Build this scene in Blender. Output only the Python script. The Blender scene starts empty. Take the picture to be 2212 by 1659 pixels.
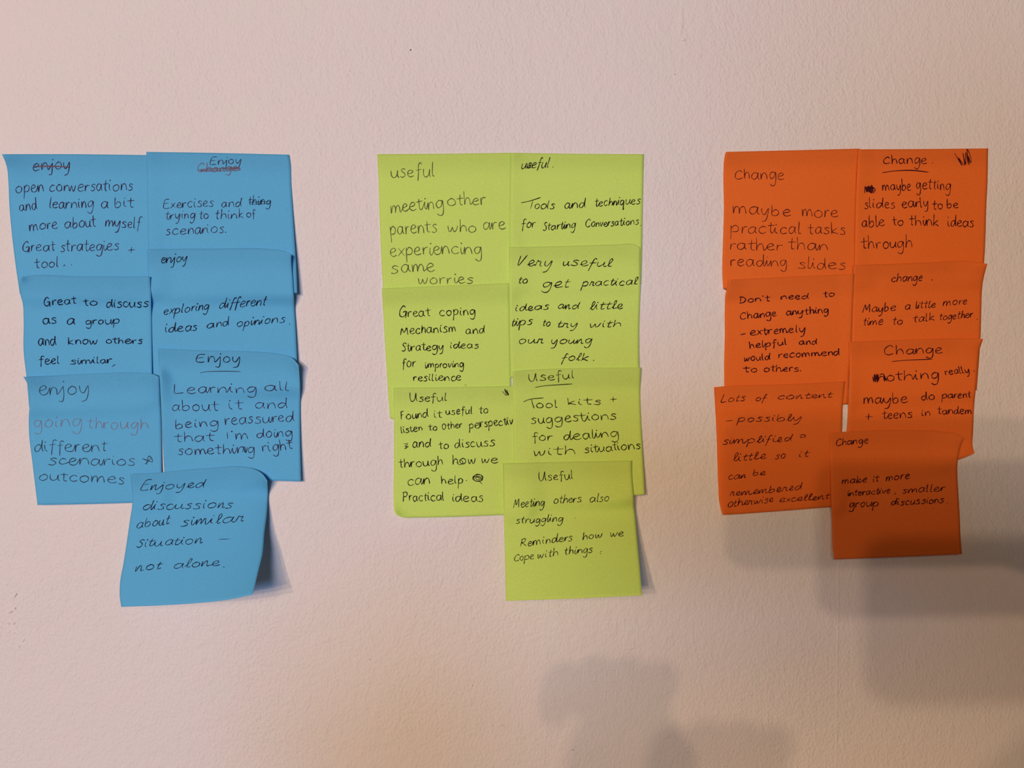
import bpy, bmesh, math, random
import numpy as np
from mathutils import Vector

C = bpy.context.scene.collection
SC = bpy.context.scene

# ------------------------------------------------------------------ camera
W, H = 2212, 1659
FPX = 1672.0                      # focal length in pixels of the 2212 px frame
YAW = math.radians(2.8)           # the phone looks slightly to the right
DEP = 0.44                        # distance to the wall along the view axis
ZC = 1.60
CAM = np.array([-DEP*math.sin(YAW), -DEP*math.cos(YAW), ZC])
FWD = np.array([math.sin(YAW), math.cos(YAW), 0.0])
RGT = np.array([math.cos(YAW), -math.sin(YAW), 0.0])
UPV = np.array([0.0, 0.0, 1.0])

cd = bpy.data.cameras.new('camera')
cam = bpy.data.objects.new('camera', cd)
C.objects.link(cam)
cam.location = CAM
cam.rotation_euler = (math.pi/2, 0, -YAW)
cd.sensor_fit = 'HORIZONTAL'
cd.sensor_width = 36.0
cd.lens = FPX/W*36.0
cd.clip_start = 0.01
SC.camera = cam

# ------------------------------------------------------------------ light, exposure
SC.view_settings.view_transform = 'Standard'
SC.view_settings.look = 'None'
SC.view_settings.gamma = 1.0
SC.view_settings.use_curve_mapping = False
SC.view_settings.exposure = 0.03

world = bpy.data.worlds.new('room_air')
SC.world = world
world.use_nodes = True
bg = world.node_tree.nodes['Background']
bg.inputs['Color'].default_value = (1.0, 0.72, 0.80, 1)
bg.inputs['Strength'].default_value = 0.03

# three warm ceiling spotlights in a row behind the photographer, to the left
def lamp(name, x, y, z, power, col=(1.0, 0.655, 0.40), r=0.024):
    ld = bpy.data.lights.new(name, 'POINT')
    ld.energy = power; ld.color = col; ld.shadow_soft_size = r
    o = bpy.data.objects.new(name, ld); o.location = (x, y, z); C.objects.link(o)
lamp('ceiling_spot_lamp', CAM[0]-0.990, -2.27, ZC+0.436, 33.0, (1.0, 0.667, 0.44))
lamp('ceiling_spot_lamp', CAM[0]-1.240, -3.03, ZC+0.360, 54.0, (1.0, 0.66, 0.42))
lamp('ceiling_spot_lamp', CAM[0]-1.215, -3.82, ZC+0.278, 66.0, (1.0, 0.60, 0.40))

# daylight from the window on the left
def area_light(loc, target, sx, sy, power, col, name='window_daylight'):
    ld = bpy.data.lights.new(name, 'AREA')
    ld.shape = 'RECTANGLE'; ld.size = sx; ld.size_y = sy; ld.energy = power; ld.color = col
    o = bpy.data.objects.new(name, ld); o.location = loc
    o.rotation_euler = (Vector(target)-Vector(loc)).to_track_quat('-Z', 'Z').to_euler()
    C.objects.link(o)
area_light((-0.35, -3.2, 1.70), (0.0, 0.0, 1.6), 0.6, 0.6, 33.0, (0.25, 0.50, 1.0))
# warm fill added nearer by to balance the wall tones, no known lamp
area_light((-0.50, -2.2, 1.95), (0.0, 0.0, 1.6), 0.6, 0.6, 17.5, (1.0, 0.655, 0.36), 'added_warm_fill')

# ------------------------------------------------------------------ helpers
def unproject(px, py, h):
    """points on the plane parallel to the wall, h metres in front of it"""
    px = np.asarray(px, float); py = np.asarray(py, float); h = np.asarray(h, float)
    a = (px-W/2)/FPX; b = -(py-H/2)/FPX
    d = FWD[None, :] + a[..., None]*RGT + b[..., None]*UPV
    d = d.reshape(a.shape+(3,))
    t = (-h-CAM[1])/d[..., 1]
    return CAM + d*t[..., None]

def mesh_obj(name, verts, faces, mat, parent=None, smooth=False):
    me = bpy.data.meshes.new(name)
    me.from_pydata([tuple(v) for v in verts], [], faces)
    me.update()
    if mat: me.materials.append(mat)
    if smooth:
        me.polygons.foreach_set('use_smooth', [True]*len(me.polygons))
    o = bpy.data.objects.new(name, me)
    C.objects.link(o)
    if parent is not None: o.parent = parent
    return o

def box_mesh(x0, x1, y0, y1, z0, z1):
    v = [(x, y, z) for z in (z0, z1) for y in (y0, y1) for x in (x0, x1)]
    f = [(0, 2, 3, 1), (4, 5, 7, 6), (0, 1, 5, 4), (2, 6, 7, 3), (0, 4, 6, 2), (1, 3, 7, 5)]
    return v, f

def principled(name, col, rough=0.8, spec=0.3):
    m = bpy.data.materials.new(name); m.use_nodes = True
    b = m.node_tree.nodes['Principled BSDF']
    b.inputs['Base Color'].default_value = (*col, 1)
    b.inputs['Roughness'].default_value = rough
    b.inputs['Specular IOR Level'].default_value = spec
    return m, m.node_tree, b

# ------------------------------------------------------------------ materials
def wall_material():
    m, nt, b = principled('painted_wallpaper', (0.80, 0.795, 0.79), 0.62, 0.25)
    N, L = nt.nodes, nt.links
    tc = N.new('ShaderNodeTexCoord')
    mp = N.new('ShaderNodeMapping'); mp.inputs['Scale'].default_value = (1.0, 1.0, 0.74)
    mp.inputs['Rotation'].default_value = (0, 0.30, 0)
    L.new(tc.outputs['Object'], mp.inputs['Vector'])
    n1 = N.new('ShaderNodeTexNoise'); n1.inputs['Scale'].default_value = 620
    n1.inputs['Detail'].default_value = 3.0; n1.inputs['Roughness'].default_value = 0.55
    n1.inputs['Distortion'].default_value = 0.25
    L.new(mp.outputs[0], n1.inputs['Vector'])
    n2 = N.new('ShaderNodeTexNoise'); n2.inputs['Scale'].default_value = 190
    n2.inputs['Detail'].default_value = 2.0
    L.new(mp.outputs[0], n2.inputs['Vector'])
    n3 = N.new('ShaderNodeTexNoise'); n3.inputs['Scale'].default_value = 9
    n3.inputs['Detail'].default_value = 2.0
    L.new(tc.outputs['Object'], n3.inputs['Vector'])
    # how strong the stipple is varies over the wall
    mr = N.new('ShaderNodeMapRange'); mr.inputs['From Min'].default_value = 0.3; mr.inputs['From Max'].default_value = 0.7
    mr.inputs['To Min'].default_value = 0.55; mr.inputs['To Max'].default_value = 1.0
    L.new(n3.outputs['Fac'], mr.inputs['Value'])
    mu = N.new('ShaderNodeMath'); mu.operation = 'MULTIPLY'
    L.new(n1.outputs['Fac'], mu.inputs[0]); L.new(mr.outputs[0], mu.inputs[1])
    ad = N.new('ShaderNodeMath'); ad.operation = 'MULTIPLY_ADD'; ad.inputs[1].default_value = 0.7
    L.new(n2.outputs['Fac'], ad.inputs[0]); L.new(mu.outputs[0], ad.inputs[2])
    bp = N.new('ShaderNodeBump'); bp.inputs['Strength'].default_value = 1.0
    bp.inputs['Distance'].default_value = 0.00085
    L.new(ad.outputs[0], bp.inputs['Height'])
    L.new(bp.outputs[0], b.inputs['Normal'])
    # faint blotches of the old paint
    cr = N.new('ShaderNodeMix'); cr.data_type = 'RGBA'
    n4 = N.new('ShaderNodeTexNoise'); n4.inputs['Scale'].default_value = 55; n4.inputs['Detail'].default_value = 1.0
    L.new(tc.outputs['Object'], n4.inputs['Vector'])
    L.new(n4.outputs['Fac'], cr.inputs['Factor'])
    cr.inputs['A'].default_value = (0.815, 0.775, 0.775, 1)
    cr.inputs['B'].default_value = (0.775, 0.795, 0.755, 1)
    L.new(cr.outputs['Result'], b.inputs['Base Color'])
    return m

def paper_material(name, col):
    m, nt, b = principled(name, col, 0.75, 0.12)
    N, L = nt.nodes, nt.links
    tc = N.new('ShaderNodeTexCoord')
    n = N.new('ShaderNodeTexNoise'); n.inputs['Scale'].default_value = 1300; n.inputs['Detail'].default_value = 3
    L.new(tc.outputs['Object'], n.inputs['Vector'])
    mx = N.new('ShaderNodeMix'); mx.data_type = 'RGBA'
    L.new(n.outputs['Fac'], mx.inputs['Factor'])
    mx.inputs['A'].default_value = (*[c*0.90 for c in col], 1)
    mx.inputs['B'].default_value = (*[min(1, c*1.10+0.004) for c in col], 1)
    # the sheet colour gets a little darker towards the top edge
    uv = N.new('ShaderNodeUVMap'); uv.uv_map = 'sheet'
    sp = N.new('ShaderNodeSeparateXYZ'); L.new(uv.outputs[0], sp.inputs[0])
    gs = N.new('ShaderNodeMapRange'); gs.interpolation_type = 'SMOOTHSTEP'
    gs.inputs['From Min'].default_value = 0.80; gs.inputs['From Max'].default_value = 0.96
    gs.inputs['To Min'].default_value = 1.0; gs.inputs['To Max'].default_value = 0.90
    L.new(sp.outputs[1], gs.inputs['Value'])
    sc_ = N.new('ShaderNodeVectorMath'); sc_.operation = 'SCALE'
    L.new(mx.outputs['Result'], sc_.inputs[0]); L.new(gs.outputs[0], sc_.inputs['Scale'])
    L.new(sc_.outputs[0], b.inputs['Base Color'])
    n2 = N.new('ShaderNodeTexNoise'); n2.inputs['Scale'].default_value = 45; n2.inputs['Detail'].default_value = 3
    L.new(tc.outputs['Object'], n2.inputs['Vector'])
    bp = N.new('ShaderNodeBump'); bp.inputs['Distance'].default_value = 0.0005; bp.inputs['Strength'].default_value = 0.5
    L.new(n2.outputs['Fac'], bp.inputs['Height']); L.new(bp.outputs[0], b.inputs['Normal'])
    return m

M_WALL = wall_material()
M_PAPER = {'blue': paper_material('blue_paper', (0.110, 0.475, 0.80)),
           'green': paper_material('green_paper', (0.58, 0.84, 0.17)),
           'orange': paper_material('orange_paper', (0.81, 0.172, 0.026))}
INKS = {'navy': (0.010, 0.014, 0.040), 'purple': (0.034, 0.020, 0.062), 'slate': (0.035, 0.060, 0.100),
        'rust': (0.155, 0.105, 0.150), 'rose': (0.20, 0.21, 0.29), 'pencil': (0.12, 0.14, 0.045),
        'black': (0.016, 0.016, 0.012), 'olive': (0.030, 0.035, 0.010), 'maroon': (0.095, 0.012, 0.010),
        'wine': (0.055, 0.006, 0.010), 'oxblood': (0.050, 0.006, 0.012)}
M_INK = {k: principled('ink_'+k, v, 0.8, 0.08)[0] for k, v in INKS.items()}

# ------------------------------------------------------------------ the wall and what is on its surface
v, f = box_mesh(-2.4, 2.4, 0.0, 0.12, 0.0, 2.7)
wall = mesh_obj('wall_back', v, f, M_WALL)
wall['kind'] = 'structure'
m_floor, nt_, b_ = principled('floor_carpet', (0.16, 0.14, 0.13), 0.95, 0.1)
v, f = box_mesh(-2.4, 2.4, -4.6, 0.0, -0.05, 0.0)
fl = mesh_obj('floor', v, f, m_floor); fl['kind'] = 'structure'

def bump_patch(name, px, py, rx, ry, ang, h, mat, n=14, rings=4):
    """a low rounded lump on the wall, sizes in photo pixels, height in mm"""
    cx, cy = px, py
    vs = []; fs = []
    rnd = random.Random(int(px*7+py))
    wob = [1+rnd.uniform(-.2, .2) for _ in range(n)]
    ca, sa = math.cos(ang), math.sin(ang)
    for i in range(rings+1):
        t = i/rings
        hh = h*1e-3*math.cos(t*math.pi/2)
        for k in range(n):
            a = 2*math.pi*k/n
            x = rx*t*math.cos(a)*wob[k]; y = ry*t*math.sin(a)*wob[k]
            p = unproject([cx+x*ca-y*sa], [cy+x*sa+y*ca], [hh-(2e-5 if i == rings else 0)])[0]
            vs.append(p)
            if i == 0: break
    for k in range(n):
        fs.append((0, 1+(k+1) % n, 1+k))
    for i in range(1, rings):
        for k in range(n):
            a0 = 1+(i-1)*n; b0 = 1+i*n
            fs.append((a0+k, a0+(k+1) % n, b0+(k+1) % n, b0+k))
    return mesh_obj(name, vs, fs, mat, wall, True)

for a in [(33, 1286, 3, 8, .6, .7), (22, 1322, 8, 3, -.35, .8), (32, 1314, 3, 3, 0, .5), (18, 1346, 4, 3, .3, .35),
          (30, 1346, 3, 3, 0, .4), (31, 1367, 4, 3, .3, .45), (50, 1384, 2.5, 5, .6, .5), (41, 1396, 3, 4, .5, .3),
          (14, 1262, 6, 4, -.6, .35), (3, 1356, 5, 2, .2, .35),
          (1477, 86, 6, 4, .1, .55), (755, 152, 2, 4, .6, .3), (750, 163, 2, 3, .2, .3), (1472, 45, 6, 40, .02, .22),
          (1240, 1620, 3, 2, .2, .4), (1210, 1640, 3, 2, .2, .3)]:
    bump_patch('paint_lump', *a, M_WALL)
m_speck = principled('dark_speck', (0.16, 0.11, 0.09), 0.8, 0.2)[0]
for a in [(887, 108, 1.8, 2.3, .3, .15), (1458, 161, 1.3, 1.3, 0, .12), (1237, 1620, 1.6, 1.2, .2, .3),
          (800, 1425, 1.5, 1.2, 0, .12), (1021, 1481, 1.0, 1.0, 0, .1), (1086, 1567, 1.0, 1.0, 0, .1)]:
    bump_patch('speck', *a, m_speck, n=8, rings=2)

def strip(name, pts, wpx, h):
    """low raised ridge following a line on the wall (wallpaper joint)"""
    vs = []; fs = []
    for i, (x, y) in enumerate(pts):
        for dx, hh in ((-wpx, -2e-5), (-wpx*.35, h*1e-3), (wpx*.35, h*1e-3), (wpx, -2e-5)):
            vs.append(unproject([x+dx], [y], [hh])[0])
    for i in range(len(pts)-1):
        for k in range(3):
            a = i*4+k; fs.append((a, a+4, a+5, a+1))
    return mesh_obj(name, vs, fs, M_WALL, wall, True)
rs = random.Random(5)
strip('wallpaper_joint', [(1813-(y-1100)*0.012+rs.uniform(-.5, .5), y) for y in range(1100, 1900, 24)], 3.0, 0.16)

def square(px, py, s):
    vs = []; fs = []
    for r, hh in ((s*.5+3, -2e-5), (s*.5, .00016), (s*.5-3, .00004)):
        for sx, sy in ((-1, -1), (1, -1), (1, 1), (-1, 1)):
            for t in (0, .5):
                nx, ny = (-sy if sx*sy > 0 else 0), 0
                vs.append((px+sx*r, py+sy*r, hh)) if t == 0 else None
    P = [unproject([a], [b], [c])[0] for a, b, c in vs]
    for i in range(2):
        for k in range(4):
            a = i*4+k; b = i*4+(k+1) % 4
            fs.append((a, b, b+4, a+4))
    fs.append((8, 9, 10, 11))
    return mesh_obj('raised_square', P, fs, M_WALL, wall)
for px, py, s in [(1359, 1349, 24), (1318, 1358, 24), (1359, 1391, 20), (1321, 1459, 26), (1274, 1459, 24), (1319, 1503, 24)]:
    square(px, py, s)

# ------------------------------------------------------------------ sticky notes
NG = 44
def resample(pts, n):
    """smooth curve through pts, n+1 points evenly spaced by length"""
    P = [np.array(p, float) for p in pts]
    if len(P) == 2:
        return np.array([P[0]+(P[1]-P[0])*i/n for i in range(n+1)])
    ln = [np.hypot(*(P[i+1]-P[i])) for i in range(len(P)-1)]
    sl = [(P[i+1]-P[i])/ln[i] for i in range(len(P)-1)]
    T = [sl[0]]+[(sl[i-1]*ln[i]+sl[i]*ln[i-1])/(ln[i-1]+ln[i]) for i in range(1, len(P)-1)]+[sl[-1]]
    out = []
    for i in range(len(P)-1):
        for s in range(16):
            t = s/16
            out.append((2*t**3-3*t*t+1)*P[i]+(t**3-2*t*t+t)*ln[i]*T[i]+(3*t*t-2*t**3)*P[i+1]+(t**3-t*t)*ln[i]*T[i+1])
    out.append(P[-1]); out = np.array(out)
    d = np.concatenate([[0], np.cumsum(np.hypot(*np.diff(out, axis=0).T))])
    s = np.linspace(0, d[-1], n+1)
    return np.stack([np.interp(s, d, out[:, 0]), np.interp(s, d, out[:, 1])], 1)

def coons(top, right, bottom, left):
    t = resample(top, NG); b = resample(bottom, NG); l = resample(left, NG); r = resample(right, NG)
    u = np.linspace(0, 1, NG+1)[None, :, None]; v_ = np.linspace(0, 1, NG+1)[:, None, None]
    T, B, Lf, R = t[None], b[None], l[:, None], r[:, None]
    return (1-v_)*T+v_*B+(1-u)*Lf+u*R-((1-u)*(1-v_)*t[0]+u*(1-v_)*t[-1]+(1-u)*v_*b[0]+u*v_*b[-1])

def bilerp(G, u, v_):
    x = np.clip(u, -.08, 1.08)*NG; y = np.clip(v_, -.08, 1.08)*NG
    i = np.clip(np.floor(x).astype(int), 0, NG-1); j = np.clip(np.floor(y).astype(int), 0, NG-1)
    fx = x-i; fy = y-j
    if G.ndim == 3: fx = fx[..., None]; fy = fy[..., None]
    return G[j, i]*(1-fx)*(1-fy)+G[j, i+1]*fx*(1-fy)+G[j+1, i]*(1-fx)*fy+G[j+1, i+1]*fx*fy

def invert(G, q):
    c00, c10, c01 = G[0, 0], G[0, NG], G[NG, 0]
    e1 = c10-c00; e2 = c01-c00
    M = np.linalg.inv(np.stack([e1, e2], 1))
    uv = (q-c00)@M.T
    u, v_ = uv[:, 0].copy(), uv[:, 1].copy()
    e = 1e-3
    for _ in range(8):
        p = bilerp(G, u, v_)-q
        pu = (bilerp(G, u+e, v_)-bilerp(G, u-e, v_))/(2*e); pv = (bilerp(G, u, v_+e)-bilerp(G, u, v_-e))/(2*e)
        det = pu[:, 0]*pv[:, 1]-pu[:, 1]*pv[:, 0]; det = np.where(abs(det) < 1e-3, 1, det)
        u = np.clip(u-(pv[:, 1]*p[:, 0]-pv[:, 0]*p[:, 1])/det, -.6, 1.6)
        v_ = np.clip(v_-(-pu[:, 1]*p[:, 0]+pu[:, 0]*p[:, 1])/det, -.6, 1.6)
    return u, v_

NOTES = []
def blur(A, n=1):
    for _ in range(n):
        P = np.pad(A, 1, mode='edge')
        A = (P[:-2, 1:-1]+P[2:, 1:-1]+P[1:-1, :-2]+P[1:-1, 2:]+4*P[1:-1, 1:-1])/8
    return A
def dilate(A, n):
    for _ in range(n):
        P = np.pad(A, 1, mode='edge')
        A = np.maximum.reduce([P[:-2, 1:-1], P[2:, 1:-1], P[1:-1, :-2], P[1:-1, 2:], P[1:-1, 1:-1]])
    return A

def make_note(colour, label, top, right, bottom, left, lift=(2, 2), power=1.8, curls=(), wave=0.0, flat=0.13, seed=0):
    G = coons(top, right, bottom, left)
    q = G.reshape(-1, 2)
    raw = np.zeros(len(q))
    for (G2, H2) in NOTES:
        lo = G2.reshape(-1, 2).min(0)-4; hi = G2.reshape(-1, 2).max(0)+4
        if (hi < q.min(0)).any() or (lo > q.max(0)).any(): continue
        u, v_ = invert(G2, q)
        ins = (u > -.015) & (u < 1.015) & (v_ > -.015) & (v_ < 1.015)
        hh = bilerp(H2, np.clip(u, 0, 1), np.clip(v_, 0, 1))
        raw = np.where(ins, np.maximum(raw, hh), raw)
    raw = raw.reshape(NG+1, NG+1)
    base = np.maximum(blur(dilate(raw, 2), 8), raw)
    U, V = np.meshgrid(np.linspace(0, 1, NG+1), np.linspace(0, 1, NG+1))
    vv = np.clip((V-flat)/(1-flat), 0, 1)
    own = (lift[0]*(1-U)+lift[1]*U)*vv**power
    own = own+0.85*np.clip(1-V/.13, 0, 1)**2*(0.8+.2*np.sin(U*4+seed))
    for (cu, cv, hh, r) in curls:
        d = np.sqrt((U-cu)**2+(V-cv)**2)/r
        own = own+hh*np.clip(1-d, 0, 1)**2
    if wave:
        rr = random.Random(seed); p1, p2 = rr.uniform(0, 6), rr.uniform(0, 6)
        own = own+wave*(np.sin(U*5.2+p1)*.5+np.sin(V*6.1+U*2+p2)*.5+1)*.5*np.clip(V*4, 0, 1)
    Hh = base+0.00028+own*1e-3
    P = unproject(G[..., 0], G[..., 1], Hh).reshape(-1, 3)
    org = P[NG//2].copy()
    faces = []
    n = NG+1
    for j in range(NG):
        for i in range(NG):
            a = j*n+i; faces.append((a, a+n, a+n+1, a+1))
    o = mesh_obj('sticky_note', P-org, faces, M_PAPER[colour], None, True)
    o.location = org
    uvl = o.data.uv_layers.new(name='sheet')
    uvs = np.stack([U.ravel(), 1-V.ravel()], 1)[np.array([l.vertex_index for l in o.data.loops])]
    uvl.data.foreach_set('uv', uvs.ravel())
    md = o.modifiers.new('paper_thickness', 'SOLIDIFY'); md.thickness = 0.00011; md.offset = -1.0
    o['label'] = label; o['category'] = 'sticky note'
    o['group'] = {'blue': 'blue notes on the left', 'green': 'green notes in the middle', 'orange': 'orange notes on the right'}[colour]
    NOTES.append((G, Hh))
    return dict(o=o, G=G, H=Hh, org=org)

# ------------------------------------------------------------------ handwriting: every letter is a set of pen strokes
GL = {
'a': (1.05, "0.82,0.82 0.48,1.0 0.13,0.72 0.08,0.28 0.36,0.0 0.70,0.28 0.86,0.95 0.83,0.32 1.0,0.03"),
'b': (1.0, "0.12,1.85 0.10,0.9 0.12,0.12 0.46,0.0 0.82,0.32 0.74,0.76 0.44,0.88 0.16,0.5"),
'c': (0.9, "0.80,0.80 0.50,1.0 0.14,0.68 0.12,0.24 0.44,0.0 0.84,0.16"),
'd': (1.05, "0.76,0.78 0.42,0.92 0.08,0.52 0.18,0.06 0.52,0.08 0.80,0.72 0.90,1.85 0.86,0.6 0.98,0.04"),
'e': (0.95, "0.13,0.46 0.55,0.56 0.78,0.78 0.50,1.0 0.16,0.72 0.12,0.26 0.44,0.0 0.90,0.16"),
'f': (0.8, "0.86,1.60 0.62,1.85 0.40,1.5 0.38,0.5 0.32,-0.5|0.05,0.86 0.76,0.94"),
'g': (1.0, "0.84,0.84 0.46,1.0 0.10,0.62 0.26,0.10 0.66,0.28 0.86,0.95 0.90,0.0 0.76,-0.72 0.42,-0.88 0.10,-0.62"),
'h': (0.98, "0.12,1.85 0.12,0.8 0.10,0.0 0.22,0.62 0.50,0.95 0.78,0.70 0.88,0.04"),
'i': (0.42, "0.10,0.95 0.11,0.3 0.32,0.03|0.15,1.42 0.19,1.50"),
'j': (0.5, "0.30,0.95 0.33,0.0 0.22,-0.72 -0.12,-0.70|0.32,1.40 0.36,1.48"),
'k': (0.9, "0.12,1.85 0.12,0.9 0.10,0.0|0.72,0.95 0.16,0.42 0.46,0.25 0.84,0.02"),
'l': (0.42, "0.12,1.85 0.10,0.6 0.14,0.12 0.34,0.04"),
'm': (1.4, "0.06,0.95 0.10,0.0 0.20,0.68 0.44,0.95 0.60,0.62 0.62,0.02 0.74,0.68 0.98,0.95 1.14,0.62 1.26,0.03"),
'n': (0.98, "0.08,0.95 0.10,0.0 0.22,0.64 0.50,0.95 0.76,0.70 0.88,0.03"),
'o': (1.0, "0.50,1.0 0.14,0.72 0.12,0.26 0.44,0.0 0.82,0.24 0.84,0.74 0.50,1.0 0.36,0.92"),
'p': (1.0, "0.10,0.95 0.13,0.0 0.08,-0.88|0.12,0.55 0.44,0.98 0.84,0.70 0.72,0.14 0.18,0.08"),
'q': (1.0, "0.84,0.84 0.46,1.0 0.10,0.62 0.26,0.06 0.66,0.28 0.84,0.95 0.82,-0.88 0.98,-0.6"),
'r': (0.68, "0.08,0.95 0.11,0.0 0.16,0.56 0.36,0.90 0.64,0.88"),
's': (0.82, "0.74,0.86 0.46,1.0 0.20,0.78 0.60,0.46 0.66,0.14 0.36,-0.02 0.04,0.08"),
't': (0.70, "0.32,1.62 0.30,0.7 0.34,0.12 0.60,0.05|-0.06,1.0 0.74,1.08"),
'u': (1.0, "0.08,0.95 0.10,0.35 0.34,0.0 0.70,0.26 0.84,0.95 0.83,0.3 0.98,0.03"),
'v': (0.85, "0.05,0.95 0.38,0.0 0.78,0.98"),
'w': (1.25, "0.05,0.95 0.18,0.06 0.40,0.20 0.56,0.76 0.70,0.08 0.94,0.20 1.14,0.98"),
'x': (0.85, "0.08,0.95 0.78,0.0|0.78,0.95 0.04,0.0"),
'y': (0.98, "0.08,0.95 0.14,0.34 0.46,0.12 0.84,0.95 0.80,0.0 0.62,-0.72 0.22,-0.86"),
'z': (0.85, "0.1,0.95 0.75,0.95 0.1,0.02 0.8,0.0"),
'C': (1.0, "0.92,0.80 0.62,1.0 0.16,0.66 0.14,0.20 0.52,0.0 0.96,0.16"),
'D': (1.0, "0.18,0.92 0.16,0.04|0.02,0.96 0.62,0.86 0.90,0.45 0.60,0.06 0.0,-0.06"),
'E': (0.95, "0.88,0.96 0.34,0.94 0.14,0.6 0.10,0.10 0.42,0.0 0.86,0.06|0.16,0.52 0.74,0.56"),
'F': (0.85, "0.16,0.92 0.14,0.4 0.16,0.0|0.05,0.88 0.62,1.0|0.16,0.5 0.5,0.56"),
'G': (1.05, "0.82,0.82 0.54,1.0 0.14,0.62 0.14,0.16 0.50,0.0 0.80,0.14 0.88,0.42|0.50,0.42 0.96,0.46 0.88,-0.12"),
'I': (0.4, "0.16,1.0 0.18,0.0"),
'L': (0.8, "0.14,1.0 0.10,0.5 0.14,0.03 0.74,0.08"),
'M': (1.2, "0.02,0.0 0.20,0.95 0.50,0.3 0.86,1.0 0.98,0.4 1.06,0.02"),
'O': (1.0, "0.50,1.0 0.14,0.72 0.12,0.26 0.44,0.0 0.86,0.24 0.86,0.76 0.50,1.0"),
'P': (0.9, "0.18,0.95 0.16,0.5 0.18,0.0|0.0,0.96 0.55,1.0 0.76,0.76 0.56,0.52 0.2,0.5"),
'R': (1.0, "0.18,0.95 0.12,0.0|0.06,0.9 0.5,1.0 0.72,0.78 0.50,0.52 0.20,0.48 0.5,0.3 0.9,0.02"),
'S': (0.85, "0.78,0.88 0.48,1.0 0.20,0.80 0.60,0.48 0.64,0.14 0.34,-0.02 0.02,0.10"),
'T': (0.9, "0.42,0.95 0.38,0.0|0.0,0.9 0.9,1.02"),
'U': (1.0, "0.08,0.98 0.08,0.4 0.26,0.02 0.62,0.2 0.82,0.98 0.84,0.35 0.96,0.03"),
'V': (0.9, "0.12,0.94 0.16,0.0 0.80,1.04"),
'&': (1.0, "0.0,0.75 1.0,0.35 0.95,0.75 0.6,1.0 0.45,0.0|0.3,0.1 0.85,0.7"),
'+': (1.0, "0.45,0.95 0.42,0.0|0.0,0.45 0.95,0.52"),
'-': (1.0, "0.0,0.5 1.0,0.55"),
"'": (0.25, "0.12,1.5 0.08,1.25"),
'.': (0.3, "0.10,0.05 0.16,0.10"),
',': (0.3, "0.16,0.10 0.02,-0.28"),
':': (0.3, "0.10,0.05 0.15,0.10|0.14,0.6 0.18,0.66"),
# cursive variants
'2e': (0.85, "0.02,0.2 0.5,0.48 0.66,0.82 0.42,1.0 0.16,0.66 0.22,0.16 0.50,0.0 0.85,0.22"),
'2l': (0.5, "0.0,0.15 0.38,1.2 0.34,1.85 0.16,1.5 0.16,0.4 0.26,0.02 0.5,0.15"),
'2r': (0.75, "0.02,0.1 0.18,0.98 0.28,0.80 0.54,0.86 0.50,0.3 0.6,0.03 0.75,0.1"),
'2t': (0.6, "0.28,1.6 0.18,0.6 0.22,0.06 0.56,0.18|-0.05,0.92 0.62,1.02"),
'2f': (0.7, "0.66,1.5 0.5,1.8 0.34,1.2 0.22,0.2 0.10,-0.85|0.0,0.6 0.66,0.72"),
'2n': (0.95, "0.04,0.9 0.08,0.0 0.34,0.85 0.54,0.9 0.60,0.3 0.70,0.02 0.92,0.14"),
'2m': (1.4, "0.04,0.9 0.08,0.0 0.32,0.85 0.50,0.85 0.54,0.05 0.76,0.85 0.96,0.88 1.02,0.3 1.12,0.02 1.34,0.14"),
'2u': (1.0, "0.08,0.9 0.08,0.3 0.30,0.0 0.62,0.4 0.72,0.92 0.72,0.3 0.82,0.02 1.0,0.14"),
}
def parse(s):
    return [[tuple(map(float, p.split(','))) for p in st.split()] for st in s.split('|')]
GLP = {k: (v[0], parse(v[1])) for k, v in GL.items()}
ENDS = set('acdehiklmntu'); STARTS = set('ijmnpruvwyelt')

def crom(P, n):
    if len(P) == 2:
        return [P[0], ((P[0][0]+P[1][0])/2, (P[0][1]+P[1][1])/2), P[1]]
    Q = [P[0]]+list(P)+[P[-1]]
    out = []
    for i in range(1, len(Q)-2):
        for s in range(n):
            t = s/n
            out.append(tuple(.5*((2*Q[i][k])+(-Q[i-1][k]+Q[i+1][k])*t+(2*Q[i-1][k]-5*Q[i][k]+4*Q[i+1][k]-Q[i+2][k])*t*t
                                 + (-Q[i-1][k]+3*Q[i][k]-3*Q[i+1][k]+Q[i+2][k])*t**3) for k in (0, 1)))
    out.append(P[-1])
    return out

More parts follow.
